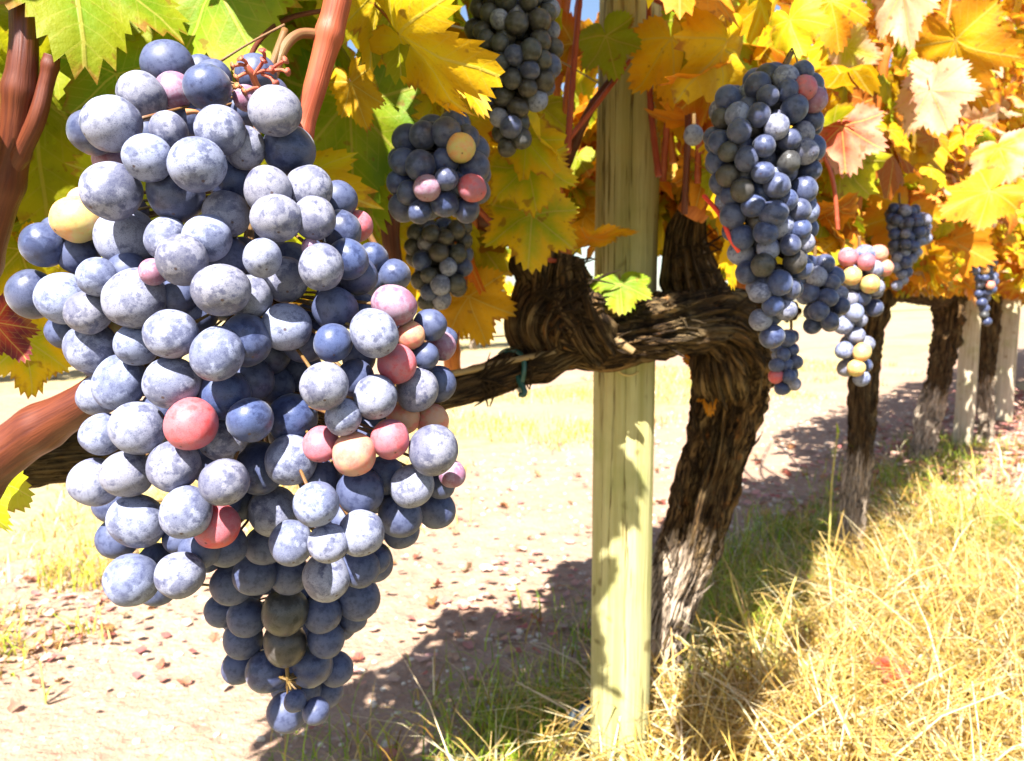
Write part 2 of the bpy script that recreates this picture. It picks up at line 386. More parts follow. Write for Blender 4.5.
while cnt < 20000:
    if cnt % 14 == 0 or random.random() < .03: tc_ = (random.uniform(-1.0, 5.5), random.uniform(.06, 1.0)) if random.random() < .3 else (random.uniform(-.7, 1.7), random.uniform(.06, .95))
    t = tc_[0]+random.gauss(0, .045); n = tc_[1]+random.gauss(0, .045)
    if n < .05 or (n < .30 and t > -.2 and random.random() < .9-(n-.05)*2.2): continue
    P = row(t, n)
    if P.y < .75 or P.y > 6.2: continue
    pr = proj(P)
    if pr is None or not (-80 < pr[0] < 1110) or pr[1] > 980: continue
    if 545 < pr[0] < 602 and pr[1] > 730: continue
    far = max(0, P.y-2.4)
    if random.random() < far*.22: continue
    if t > 1.2 and n < .8 and random.random() < min(.93, (t-1.2)*2.2): continue
    if n < .30 and random.random() < .55*(1-(n-.06)/.24): continue
    # the straw thins towards the left of the post, where the bare strip begins
    if t < -.25 and random.random() < .3: continue
    if noise.noise(P*2.6) < -.22 and random.random() < .6: continue
    gz = noise.noise(Vector((P.x*1.7, P.y*1.7, 5)))
    c = vary(random.choice(GREEN if gz > .42 and random.random() < .5 else STRAW), .18)
    h = random.uniform(.08, .29) * (1.0 if P.y < 2.6 else .75)
    blade(mb, P, h, random.choice((.0024,.0034,.0048,.007))*random.uniform(.8,1.15), random.uniform(.3, 1.6), random.uniform(0, 6.283), random.uniform(0, 1.3), c); cnt += 1
tag(mb.build('dry_grass', M_BLADE, smooth=False), 'pale straw coloured dry grass matted in front of the vine row', 'grass', kind='stuff')
mb = MB(); cnt = 0
while cnt < 11500:
    t = random.uniform(-1.1, 3.2); n = random.gauss(.04, .14)
    if n > .32 or n < -.42: continue
    P = row(t, n)
    pr = proj(P)
    if pr and 552 < pr[0] < 600 and pr[1] > 735: continue
    if P.y < .7 or (t > 1.2 and random.random() < .75): continue
    if noise.noise(P*4.5) < -.05 and random.random() < .8: continue
    c = vary(random.choice(GREEN if random.random() < .72 else STRAW), .22)
    blade(mb, P, random.uniform(.03, .13), random.uniform(.002, .0045), random.uniform(.1, .9), random.uniform(0, 6.283), random.uniform(0, 1.1), c); cnt += 1
tag(mb.build('green_grass', M_BLADE, smooth=False), 'green grass growing in the shade at the foot of the vines', 'grass', kind='stuff')
mb = MB(); cnt = 0
while cnt < 9000:
    t = random.uniform(-4, 8); n = random.uniform(-3.4, -1.0)
    P = row(t, n)
    pr = proj(P)
    if pr is None or not (-100 < pr[0] < 1120): continue
    q = noise.noise(P*1.3)
    if q < -.12 or (n > -1.45 and q < .22): continue
    c = vary(random.choice(GREEN[1:3] if q > .33 else STRAW[:5]), .2)
    blade(mb, P, random.uniform(.03, .10), random.uniform(.004, .008), random.uniform(.1, 1.1), random.uniform(0, 6.283), random.uniform(0, 1), c, 3); cnt += 1
tag(mb.build('verge_grass', M_BLADE, smooth=False), 'yellowing grass tufts on the far side of the dirt path', 'grass', kind='stuff')
def litter_piece(mb, P, s, c):
    a = random.uniform(0, 6.283); k = random.randint(5, 7); base = len(mb.v); tilt = random.uniform(-.6, .6); b = random.uniform(0, 6.28)
    mb.v.append(P+Vector((0, 0, .006+s*.25))); mb.c.append(c)
    for i in range(k):
        th = a+6.283*i/k; r = s*random.uniform(.55, 1)
        z = .006+s*.25+math.cos(th-b)*tilt*s*.5+random.uniform(-.2, .35)*s
        mb.v.append(P+Vector((r*math.cos(th), r*math.sin(th)*.8, max(.005, z)))); mb.c.append(vary(c, .1))
    for i in range(k): mb.f.append((base, base+1+i, base+1+(i+1) % k))
LIT = [(.40,.20,.16),(.44,.28,.22),(.36,.12,.10),(.44,.33,.25),(.33,.22,.14),(.42,.22,.19)]
mb2 = MB()
cnt = 0
while cnt < 3600:
    t = random.gauss(-1.2, .8); n = random.gauss(-1.45, .28)
    if n > -.95: continue
    P = row(t, n)
    if noise.noise(P*3.1) < .02: continue
    blade(mb2, P, random.uniform(.03, .11), random.uniform(.003, .006), random.uniform(.1, 1.1), random.uniform(0, 6.283), random.uniform(0, 1.2), vary(random.choice(GREEN[1:3]+STRAW[:3]), .2), 3); cnt += 1
tag(mb2.build('verge_tufts', M_BLADE, smooth=False), 'green and yellow grass tufts by the reddish leaf litter at lower left', 'grass', kind='stuff')
mb = MB()
for i in range(1700):
    t = random.gauss(-1.0, .8); n = random.gauss(-1.22, .15)+.1*noise.noise(Vector((t*2, 0, 0)))
    litter_piece(mb, row(t, n, .004), random.uniform(.005, .017), vary(random.choice(LIT), .3))
for i in range(320):
    t = random.uniform(-1.5, 9); n = random.gauss(-.75, .5)
    if -.1 < n: continue
    litter_piece(mb, row(t, n, .004), random.uniform(.006, .018), vary(random.choice(LIT), .25))
for i in range(7500):                      # the strip under the further vines
    t = random.uniform(1.25, 6); n = random.gauss(.30, .32)
    litter_piece(mb, row(t, n, .004), random.uniform(.012, .034), vary(random.choice(LIT), .2))
for i in range(260):
    t = random.gauss(.15, .3); n = random.gauss(-.38, .16)
    litter_piece(mb, row(t, n, .004), random.uniform(.008, .022), vary(random.choice(LIT), .2))
tag(mb.build('leaf_litter', M_LITTER, smooth=False), 'reddish fallen leaves scattered on the dirt and under the vines', 'leaf litter', kind='stuff')
mb = MB()
ico = bmesh.new(); bmesh.ops.create_icosphere(ico, subdivisions=1, radius=1); IV = [v.co.copy() for v in ico.verts]; IFc = [[v.index for v in f.verts] for f in ico.faces]; ico.free()
for i in range(2600):
    t = random.uniform(-2.5, 5); n = random.uniform(-1.7, -.05) if random.random() < .7 else random.gauss(-.22, .12)
    s = random.uniform(.003, .009)*(1.7 if random.random() < .08 else 1); P = row(t, n, .003+s*.3); base = len(mb.v); e = Vector((random.uniform(.7,1.3), random.uniform(.7,1.3), random.uniform(.45,.8)))
    for v in IV: mb.v.append(P+Vector((v.x*e.x, v.y*e.y, v.z*e.z))*s*random.uniform(.85, 1.1))
    for f in IFc: mb.f.append([base+k for k in f])
tag(mb.build('gravel', M_PEB, smooth=False), 'small pale pebbles scattered over the dirt path', 'gravel', kind='stuff')

# ------------------------------------------------------------------ leaves
def leaf_outline(n):
    K = [(0,.98),(9,.93),(20,.80),(29,.66),(38,.76),(50,.88),(61,.82),(73,.68),(82,.60),(94,.67),(106,.72),(122,.67),(140,.58),(156,.46),(169,.28),(180,.06)]
    out = []
    for i in range(n):
        a = -180+360*i/n; b = abs(a)
        for (a0, r0), (a1, r1) in zip(K, K[1:]):
            if a0 <= b <= a1: u = (b-a0)/(a1-a0); r = r0+(r1-r0)*u; break
        out.append((a, r))
    return out
def leaf_geo(mb, P, T, N, L, c1, c2, n=64, rings=3, curl=.3, wave=.06, seed=0, wd=1.0, teeth=True, droop=.2):
    T = T.normalized(); N = (N-T*N.dot(T)).normalized(); X = T.cross(N)
    base = len(mb.v); out = leaf_outline(n)
    rs = [0]+[(i+1)/rings for i in range(rings)]
    for ri, f in enumerate(rs):
        for i, (a, r) in enumerate(out):
            if ri == 0 and i > 0: break
            rr = r
            if ri == len(rs)-1 and teeth: rr *= (1.0+.055*(1 if i % 2 else -1)+.05*noise.noise(Vector((i*.9, seed, 1))))
            elif ri: rr = r*(.55+.45*f) if f < .8 else r
            rr *= f*(1+.08*noise.noise(Vector((math.radians(a)*1.2, seed*1.3, 0))))
            x = math.sin(R(a))*rr*wd; y = math.cos(R(a))*rr
            z = -curl*(x*x)*1.1 - droop*(max(0, y)**2)*.9 + .10*abs(x) + wave*noise.noise(Vector((x*2.3+seed, y*2.3, seed)))*2.2 + .05*wave*math.sin(R(a)*9+seed)*f*4
            mb.v.append(P+(X*x+T*y+N*z)*L); mb.uv.append((x/wd, y)); mb.c.append(c1); mb.c2.append((*c2[:3], f))
    for i in range(n):
        if i == 0: continue                # keep the petiole sinus open at the back of the blade
        mb.f.append((base, base+1+i-1, base+1+i))
        for ri in range(rings-1):
            a = base+1+ri*n+i-1; mb.f.append((a, a+n, a+n+1, a+1))
def petiole(mb, P, T, N, L, c):
    # short leaf stalk behind the blade
    a = P-T*(L*.02); b = P-T*(L*.35)-N*(L*.25); base = len(mb.v); s = T.cross(N).normalized(); w_ = L*.018
    for q in (a, a.lerp(b, .5)-N*(L*.03), b):
        for k in range(3):
            th = k*2.094; mb.v.append(q+s*(w_*math.cos(th))+N*(w_*math.sin(th))); mb.uv.append((9, 9)); mb.c.append(c); mb.c2.append((*c[:3], 0))
    for i in range(2):
        for k in range(3): u = base+3*i+k; v = base+3*i+(k+1) % 3; mb.f.append((u, v, v+3, u+3))

OLV=(.26,.29,.006); GRN=(.15,.27,.010); LGR=(.28,.36,.010); YEL=(.66,.48,.010); AMB=(.62,.36,.006); DAM=(.48,.26,.005)
ORG=(.68,.27,.012); RUS=(.40,.11,.008); RED=(.48,.06,.03); PAL=(.60,.44,.26); YGR=(.46,.44,.012); PUR=(.14,.02,.03); SAL=(.62,.33,.20)
# junction x,y  tip x,y  depth  tip depth step  roll  edge colour  centre colour  curl  width
FEAT = [
 (215,-22,262,78,.50,-.02,12,LGR,GRN,.2,1.0), (70,-52,88,62,.46,-.03,-10,OLV,GRN,.25,1.0), (170,48,120,160,.54,.0,20,YGR,OLV,.2,1.1),
 (36,92,52,235,.50,.02,-14,YGR,OLV,.3,1.0), (120,150,70,255,.58,.0,10,OLV,YGR,.2,1.0), (262,20,240,120,.60,.02,0,OLV,LGR,.25,1.1),
 (352,104,352,222,.60,.0,8,GRN,LGR,.2,.85), (330,150,385,235,.62,.0,-18,LGR,GRN,.3,.8), (400,34,492,84,.50,-.04,38,AMB,YEL,.7,.72), (380,-12,372,72,.53,.0,-25,AMB,YEL,.5,.6),
 (352,84,368,132,.56,.0,10,AMB,DAM,.3,.7), (450,70,490,112,.53,-.02,-42,AMB,AMB,.9,.6),
 (528,164,536,212,.78,-.03,5,YEL,LGR,.25,1.05), (532,214,528,270,.82,-.03,0,YEL,LGR,.25,1.05), (505,168,498,214,.85,0,10,YEL,AMB,.3,.8),
 (620,284,622,312,.915,-.02,0,LGR,GRN,.25,1.4), (606,36,616,78,.92,-.02,10,LGR,LGR,.3,.9),
 (672,40,676,108,.90,-.02,14,AMB,YEL,.3,1.0), (708,22,716,92,.95,0,-8,LGR,LGR,.25,1.0), (680,96,690,148,.97,0,20,AMB,DAM,.4,.9),
 (722,70,748,98,.88,-.02,-10,LGR,GRN,.4,.8), (470,296,486,348,.92,0,18,AMB,DAM,.35,1.0), (452,290,466,340,.96,0,-10,DAM,AMB,.4,.9),
 (26,340,34,396,.50,-.01,-12,YEL,YGR,.35,.9), (52,330,44,380,.56,0,14,YEL,YEL,.35,.9), (-6,322,26,362,.45,0,20,PUR,RED,.5,.8), (-22,480,30,500,.44,-.02,30,YGR,LGR,.5,.8),
 (590,238,640,236,.94,0,55,AMB,ORG,.5,.5), (902,-10,908,46,1.15,-.03,20,PAL,SAL,.5,.7), (930,90,948,132,1.2,-.04,10,PAL,SAL,.4,1.0), (936,78,924,110,1.22,-.02,-20,SAL,PAL,.4,1.0),
 (956,40,982,112,1.25,0,25,ORG,AMB,.4,.8), (846,48,868,92,1.05,0,28,PAL,YGR,.6,.7), (842,128,846,176,1.05,-.02,0,SAL,RED,.3,1.05), (862,140,884,146,1.05,-.02,10,SAL,ORG,.4,.8),
 (990,190,938,214,1.5,0,30,ORG,AMB,.5,.8), (790,20,800,56,.95,-.02,24,YGR,YEL,.5,1.0), (905,214,880,264,1.45,0,-15,ORG,AMB,.3,1.0), (950,240,952,288,1.9,0,0,ORG,ORG,.3,1.1),
 (1000,150,1012,182,1.6,-.04,0,PAL,YEL,.3,1.1), (712,380,708,416,1.09,-.02,25,ORG,RUS,.7,.6), (700,360,716,392,1.10,-.02,-20,RUS,ORG,.6,.6),
 (830,2,842,52,1.0,0,-20,ORG,AMB,.3,1.0), (770,128,742,166,.9,0,10,AMB,DAM,.3,1.0), (735,236,728,290,.80,0,35,YEL,AMB,.6,.45),
 (20,200,48,268,.60,0,20,AMB,YEL,.3,1.0), (75,30,96,86,.62,0,10,YEL,OLV,.3,1.0), (20,250,40,310,.55,0,-15,YEL,OLV,.3,1.0),
]
leaves = []   # P,T,N,L,c1,c2,curl,wave,wd,droop,t
def rvec(): return Vector((random.gauss(0,1), random.gauss(0,1), random.gauss(0,1)))
for (jx,jy,tx,ty,d,dd,roll,c1,c2,cu,wd) in FEAT:
    P = at(jx,jy,d); Q = at(tx,ty,d+dd); T = Q-P; N = (CP-P).normalized()
    N = Matrix.Rotation(R(roll), 3, T.normalized()) @ N
    leaves.append((P, T.normalized(), N, T.length, vary(c1,.06), vary(c2,.06), cu, .07, wd, .15, tn(P)[0], True))
EXC = [(-20,45,470,560,.44),(385,108,500,232,.62),(452,0,572,160,.72),(395,222,482,318,.85),(692,58,832,400,.72),(795,245,896,392,1.0),
       (880,200,942,294,1.5),(964,238,1004,330,2.4),(586,95,660,270,1.15),(598,-40,648,100,1.02),(515,240,775,420,1.35),(340,380,590,420,1.3),(-10,395,100,480,.62),(300,0,350,140,.44)]
def bound(x):
    B = [(-400,420),(0,400),(60,380),(110,330),(450,318),(505,310),(515,262),(690,262),(760,300),(860,300),(930,318),(1024,306),(1500,306)]
    for (a, p), (b, q) in zip(B, B[1:]):
        if a <= x <= b: return p+(q-p)*(x-a)/(b-a)
    return 306
def palette(t, z):
    r = random.random()
    if t < -.62: P = [(OLV,GRN),(YGR,OLV),(OLV,OLV),(YEL,YGR),(LGR,GRN),(AMB,YGR)]
    elif t < .35: P = [(AMB,DAM),(AMB,YEL),(DAM,RUS),(YGR,OLV),(RUS,DAM),(YGR,LGR),(ORG,RUS),(DAM,DAM),(OLV,DAM),(RUS,RUS)]
    else: P = [(ORG,AMB),(AMB,DAM),(AMB,YGR),(SAL,ORG),(RUS,ORG),(YGR,LGR),(DAM,ORG),(ORG,RUS),(PAL,SAL),(YEL,AMB),(RUS,DAM),(OLV,YGR)]
    a, b = random.choice(P); return vary(a, .18), vary(b, .18)
def add_leaf(t, n, z, L, far=False):
    P = row(t, n, z)
    pr = proj(P)
    if pr and pr[2] > 0:
        px, py, wz = pr; s = L*FPX/wz
        inview = -150 < px < 1180 and -150 < py < 900
        if P.y < .36: return False
        if py + s*.55 > bound(px) and wz < 9: return False
        if inview:
            for x0,y0,x1,y1,dm in EXC:
                if wz < dm and x0-s*.55 < px < x1+s*.55 and y0-s*.6 < py < y1+s*.35: return False
    elif (P-CP).length < .45: return False
    sg = 1 if n > 0 else -1
    N = ND*(sg*random.uniform(.2, 1.0))+Vector((0,0,random.uniform(.1,.9)))+rvec()*.45
    N.normalize(); T = Vector((0,0,-1))+rvec()*.45+ND*sg*.2
    T = (T-N*T.dot(N)).normalized(); c1, c2 = palette(t, z)
    leaves.append((P-T*(L*.35), T, N, L, c1, c2, random.uniform(.1,.7), random.uniform(.04,.13), random.uniform(.8,1.1), random.uniform(.05,.45), t, False))
    return True
def canopy(t0, t1, per_m, zlo, zhi, half, Ls):
    n_try = int((t1-t0)*per_m)
    for i in range(n_try):
        t = random.uniform(t0, t1); z = zlo+(zhi-zlo)*random.random()**(2.0 if t < 1.6 else 1.15)
        hw = half*(1.0 - .35*max(0, (z-1.45)/.7))
        add_leaf(t, random.uniform(-hw*(.30 if t < 1.6 else .9), hw)+.05*noise.noise(Vector((t*3,z*3,0))), z, random.uniform(*Ls))
canopy(-1.35, -.2, 600, .80, 1.10, .38, (.045, .09))
canopy(-.2, 1.6, 1150, .80, 1.26, .38, (.035, .08))
for i in range(300):
    add_leaf(random.uniform(-.4, .9), random.uniform(-.16, -.02), random.uniform(.84, 1.04), random.uniform(.06, .10))
canopy(1.6, 4.2, 900, .78, 1.9, .40, (.04, .085))
def shade_leaves(targets, count, z0, z1, Ls, jit=.02, ok=lambda P: True):
    # leaves added above the view, set along the sun's rays to cast shade below
    k = 0; tr = 0
    while k < count and tr < count*40:
        tr += 1; p = random.choice(targets); z = random.uniform(z0, z1)
        if z < p.z+.05: continue
        P = p + sdir*((z-p.z)/sdir.z) + Vector((random.gauss(0,jit), random.gauss(0,jit), 0))
        t, n = tn(P)
        if P.y < .12 or n > .62 or not ok(P): continue
        pr = proj(P)
        if pr and -60 < pr[0] < 1084 and pr[1] > -45: continue
        L = random.uniform(*Ls); c1, c2 = palette(t, z)
        N = (sdir+rvec()*.35).normalized(); T = Vector((0,-.4,-1))+rvec()*.4; T = (T-N*T.dot(N)).normalized()
        leaves.append((P-T*(L*.35), T, N, L, c1, c2, random.uniform(.1,.5), .08, 1.0, .2, t, False)); k += 1
shade_leaves([at(622+dx, y, 1.08) for dx in (-26, -8, 8) for y in range(60, 340, 20)], 22, .98, 1.25, (.06, .10))
shade_leaves([at(x, y, .55) for x in (400,430,460,490) for y in range(110, 240, 25)], 18, .90, 1.3, (.07, .10))
shade_leaves([at(x, y, .66) for x in (470,500,530,560) for y in range(-10, 160, 25)], 20, .95, 1.25, (.06, .10))
shade_leaves([at(x, y, .58) for x in (710,740,770,800) for y in range(70, 380, 25)], 13, .93, 1.3, (.06, .09))
shade_leaves([at(x, y, 1.02) for x in (530,560,600,640,690,730) for y in range(250, 480, 20)], 22, .98, 1.25, (.06, .10))
shade_leaves([at(x, y, .52) for x in range(0, 360, 30) for y in range(0, 200, 30)], 2, .92, 1.3, (.07, .11), ok=lambda P: P.y > .36 and P.x < .1)
canopy(4.2, 11, 240, .75, 2.2, .42, (.09, .15))

# gaps in the leaves that let the sun through to the post, the foot of the trunk and some berries
SUNNY = [at(x, y, 1.01) for y in range(430, 640, 14) for x in (636, 644)]+[at(626, y, 1.01) for y in (445, 460, 545, 560)]+[at(x, y, 1.01) for y in range(672, 760, 14) for x in (602, 615, 630, 643)]
SUNNY += [at(x, y, .50) for x, y in ((40,20),(190,20),(30,230),(365,190),(440,60))]
SUNNY += [at(x, y, 1.19) for x, y in ((690,530),(683,545),(697,550),(680,565),(692,570),(674,585),(684,590),(668,605),(678,612))]
SUNNY += [at(x, y, .53) for x, y in ((757,117),(766,175),(802,236),(790,292),(808,150))]
SUNNY += [at(x, y, .80) for x, y in ((860,270),(870,290),(850,340),(860,365),(880,265),(850,300))]+[at(x, y, 1.32) for x, y in ((915,215),(922,232),(910,250),(900,270))]
def blocks(L, S):
    c = L[0]+L[1]*(L[3]*.38); v = c-S; k = v.dot(sdir)
    return k > 0 and (v-sdir*k).length < L[3]*.60
leaves = [L for L in leaves if L[11] or not any(blocks(L, S) for S in SUNNY)]

mb = MB()
for i in range(380):
    q = i % 4
    if q == 0: P = row(random.gauss(-1.1, .7), random.gauss(-1.2, .2), .012)
    elif q == 1: P = row(random.uniform(-1, 3), random.gauss(-.5, .35), .012)
    else: P = row(random.uniform(1.2, 5), random.gauss(.3, .3), .014)
    a = random.uniform(0, 6.283); N = (Vector((0, 0, 1))+rvec()*.35).normalized(); T = Vector((math.cos(a), math.sin(a), random.uniform(0, .4)))
    c1 = vary(random.choice([(.40,.17,.13),(.46,.24,.17),(.36,.10,.08),(.42,.28,.16),(.28,.13,.06)]), .2)
    leaf_geo(mb, P, T, N, random.uniform(.014, .034)*(.8 if q < 2 else 1.2), c1, vary(c1, .2), 26, 2, random.uniform(-1.2, -.2), .14, i*.7, random.uniform(.7, 1), True, random.uniform(-.8, .1))
tag(mb.build('fallen_leaves', M_LEAF), 'curled reddish vine leaves lying over the dirt and the litter', 'leaf litter', kind='stuff')

# ------------------------------------------------------------------ the vines
VT = [0.0, .83, 2.5, 3.15, 4.5, 6.0, 7.6]
vines = []
VLAB = ['old gnarled grapevine with thick twisted trunk behind the round wooden post',
        'slim trunked grapevine second along the row beside the green weed stalk',
        'grapevine with leaning pale barked trunk just before the first pale stake',
        'grapevine with dark upright trunk between the two pale stakes',
        'grapevine with thin trunk right behind the second pale stake',
        'small far grapevine near the right hand end of the row', 'farthest grapevine at the end of the row']
for i, t in enumerate(VT):
    o = empty('grapevine', row(t, 0)); tag(o, VLAB[i], 'grapevine', 'grapevines in the near row'); vines.append(o)
v1 = vines[0]
# --- vine 1: trunk, head, arm, spurs, canes (depths in metres)
mb = MB()
path = [(630,745,1.30,26),(645,690,1.30,25),(658,640,1.28,24),(672,590,1.26,26),(688,545,1.235,26),(704,490,1.205,28),(718,440,1.17,29),(729,390,1.135,32),(730,345,1.09,36),(708,320,1.03,34),(672,324,.995,31),(630,330,.97,28),(592,332,.955,31),(562,314,.95,38),(556,278,.95,31),(560,254,.95,20)]
tube(mb, [at(x,y,d) for x,y,d,r in path], [r*d/FPX for x,y,d,r in path], 260, 140, .55, 3.1, 1.0)
# swollen head of the trunk where the upper spur leaves, and the stub on the right
for pth, sd_ in (([(604,352,.94,20),(588,330,.925,24),(578,300,.93,22)], 9.4), ([(540,280,.945,16),(524,262,.94,15),(520,250,.94,8)], 2.9), ([(722,392,1.10,22),(716,372,1.07,24),(712,350,1.06,18)], 6.6), ([(706,326,1.03,30),(694,280,1.02,24),(688,240,1.01,18),(694,205,.99,13),(698,178,.98,12)], 8.2),
                 ([(735,335,1.12,32),(752,352,1.15,24),(762,375,1.16,15),(764,388,1.16,8)], 5.5),
                 ([(562,296,.945,32),(542,326,.94,31),(548,350,.94,20)], 1.7)):
    tube(mb, [at(x,y,d) for x,y,d,r in pth], [r*d/FPX for x,y,d,r in pth], 90, 84, .65, sd_, 1.2)
# loose strips of bark
for i in range(260):
    if i < 170: x, y, d, r = random.choice(path[3:15]); 
    else: x, y, d, r = random.choice([(520,372,.93,18),(480,386,.905,17),(560,300,.945,34),(690,260,1.02,24),(708,318,1.03,34),(560,318,.945,36)])
    x += random.uniform(-r, r)*.85; y += random.uniform(-22, 22); p = at(x, y, d-r*d/FPX*1.0)
    ang = random.gauss(0, .5) if y > 380 else random.gauss(1.3, .5); Ls = random.uniform(10, 38)
    q = at(x+math.sin(ang)*Ls, y-math.cos(ang)*Ls, d-r*d/FPX*random.uniform(.85, 1.18))
    tube(mb, [p, p.lerp(q, .5)+rvec()*.002, q], [.0008, random.uniform(.0012,.0024), .0004], 6, 4)
mb.build('trunk', M_BARK, v1)
mb = MB()
arm = [(575,336,.96,27),(545,357,.945,21),(510,371,.925,18),(475,384,.90,17),(440,394,.88,16),(380,408,.85,16),(300,424,.81,18),(200,440,.79,22),(100,452,.70,25),(30,458,.64,28),(-40,470,.58,26),(-200,500,.50,28)]
tube(mb, [at(x,y,d) for x,y,d,r in arm], [r*d/FPX for x,y,d,r in arm], 200, 72, .42, 12.3, 2.0)
mb.build('cordon', M_BARK, v1)
mb = MB(); tube(mb, [at(555,352,.915), at(505,362,.90), at(450,374,.87), at(330,392,.82)], [.0035,.004,.004,.003], 30, 8); mb.build('cane', M_DRY, v1)
mb = MB(); tube(mb, [at(602,328,.925), at(617,341,.92), at(634,352,.915)], [.007,.006,.0045], 24, 12, .25, 4, 1); mb.build('cane', M_DRY, v1)
def cane(pts, mat=M_CANE_O, parent=v1, sides=10, name='cane'):
    m_ = MB(); tube(m_, [at(x,y,d) for x,y,d,r in pts], [r*d/FPX for x,y,d,r in pts], 22*len(pts), max(sides, 8) if sides < 10 else 20, 0, random.uniform(0, 9), 0, None, .055 if sides >= 10 else .045)
    return m_.build(name, mat, parent)
CANES = [
 ([(-30,480,.40,30),(0,456,.40,25),(40,428,.40,22),(92,398,.395,20),(150,360,.39,17)], M_CANE), ([(344,-40,.42,15),(338,0,.42,13),(328,40,.42,12),(317,80,.42,11),(305,122,.42,10),(294,165,.42,9)], M_CANE_R),
 ([(-30,300,.47,17),(8,170,.45,16),(20,90,.44,14),(24,30,.44,12),(20,-60,.45,11)], M_CANE), ([(6,180,.45,9),(34,126,.44,8),(46,84,.44,7),(52,56,.44,7)], M_CANE),
 ([(700,190,.985,13),(712,130,.98,10),(722,70,.97,9),(728,0,.96,8),(732,-60,.95,8)], M_CANE_O), ([(690,215,.995,14),(706,190,.98,13),(712,160,.97,9)], M_CANE_O),
 ([(560,262,.99,12),(552,190,1.0,11),(550,120,1.0,9),(556,60,1.0,8),(566,-20,1.0,7)], M_CANE_O), ([(556,262,.98,11),(510,232,.94,10),(470,214,.92,10),(430,190,.85,9)], M_CANE),
 ([(566,166,1.0,5),(590,110,.96,4.5),(622,68,.93,4)], M_CANE), ([(455,400,1.0,9),(452,330,.95,8),(468,240,.92,7),(470,200,.9,6)], M_CANE_O),
 ([(405,330,.85,9),(392,250,.82,9),(386,160,.80,9),(378,80,.78,8),(384,-20,.77,8)], M_CANE), ([(378,110,.78,6),(410,150,.76,6),(440,175,.75,5)], M_CANE),
 ([(764,-20,1.3,7),(752,60,1.32,7),(748,160,1.35,7),(736,300,1.4,8)], M_CANE_O), ([(846,240,1.5,6),(868,150,1.45,5.5),(884,60,1.4,5),(890,-20,1.4,5)], M_CANE_O),
 ([(440,408,1.0,3),(446,425,1.0,2.5),(440,440,1.0,2)], M_CANE),
]
for p, m_ in CANES: cane(p, m_)
random.seed(31)
for i in range(20):
    x = random.uniform(470, 800); y0 = random.uniform(140, 215); d = random.uniform(.86, 1.02)
    if 590 < x < 655: continue
    dx = random.uniform(-26, 26); cane([(x, y0, d, 3.4), (x+dx*.5+random.uniform(-8, 8), y0*.5, d+random.uniform(-.05,.05), 3), (x+dx, -30, d+random.uniform(-.08,.08), 2.4)], random.choice((M_CANE_O, M_CANE_R, M_CANE)), sides=6)
for pts in ([(655,0,.90,2.2),(690,20,.88,2.2),(742,70,.87,1.8)], [(800,120,1.0,2.4),(830,170,1.0,2.2),(838,230,1.0,2)], [(560,150,.9,2.6),(600,100,.92,2.4),(630,60,.93,2)], [(470,200,.86,3),(520,250,.9,2.6),(560,262,.93,2.4)]):
    cane(pts, M_CANE_R, sides=6)
cane([(704,196,.60,2.2),(720,215,.58,2.2),(730,238,.57,2.2),(739,252,.57,2)], M_TENDRIL, name='tendril')
cane([(270,120,.44,2.5),(250,60,.46,2.5),(285,20,.5,2.5),(345,8,.5,2)], M_CANE, name='tendril')
# --- other vines
def small_vine(o, pth, seed, arms):
    m_ = MB(); tube(m_, [at(x,y,d) for x,y,d,r in pth], [r*d/FPX for x,y,d,r in pth], 110, 32, .5, seed, 3.0)
    m_.build('trunk', M_BARK, o)
    m_ = MB()
    for a in arms: tube(m_, [Vector(p) for p,_ in a], [r for _,r in a], 70, 24, .45, seed+7, 2)
    m_.build('cordon', M_BARK, o)
def rarm(t0, t1, z0, r, n=0):
    return [(row(t0+(t1-t0)*k/5, n+random.uniform(-.02,.02), z0+random.uniform(-.012,.012)), r*(1-.07*k)) for k in range(6)]
small_vine(vines[1], [(850,602,1.95,10),(850,560,1.95,11),(855,500,1.95,12),(861,440,1.95,12),(862,390,1.95,13),(866,340,1.95,15),(872,300,1.95,18),(874,270,1.95,12)], 21, [rarm(.86,1.62,.745,.036), rarm(.86,.34,.72,.028,-.06)])
small_vine(vines[2], [(918,478,3.36,9),(922,450,3.36,10),(930,415,3.36,11),(938,380,3.36,11),(945,345,3.36,12),(948,315,3.36,14),(950,285,3.36,12)], 33, [rarm(2.5,3.1,.78,.04), rarm(2.5,1.65,.76,.04)])
small_vine(vines[3], [(985,448,3.8,8),(986,420,3.8,7),(986,380,3.8,7),(988,340,3.8,8),(990,300,3.8,10),(990,280,3.8,8)], 41, [rarm(3.15,4.3,.8,.04)])
for k in (4, 5, 6):
    t = VT[k]; q = [row(t, .02, .0), row(t+.02, 0, .3), row(t-.02, 0, .6), row(t, 0, .85)]
    m_ = MB(); tube(m_, q, [.045,.04,.04,.05], 50, 20, .5, k*9.1, 3); m_.build('trunk', M_BARK, vines[k])
    m_ = MB(); a = rarm(t, t+1.3, .8, .035); tube(m_, [p for p,_ in a], [r for _,r in a], 50, 16, .45, k, 2); m_.build('cordon', M_BARK, vines[k])
# canes rising in the canopy of each further vine
for k in range(1, 7):
    m_ = MB()
    for j in range(9):
        t = VT[k]+random.uniform(-.4, .65); n = random.uniform(-.12,.12); a = row(t, n*.3, .78); b = row(t+random.uniform(-.15,.15), n*2, 1.3); c = row(t+random.uniform(-.2,.2), n*2.5, 1.9)
        tube(m_, [a,b,c], [.007,.006,.004], 16, 6)
    m_.build('cane', M_CANE_O, vines[k])
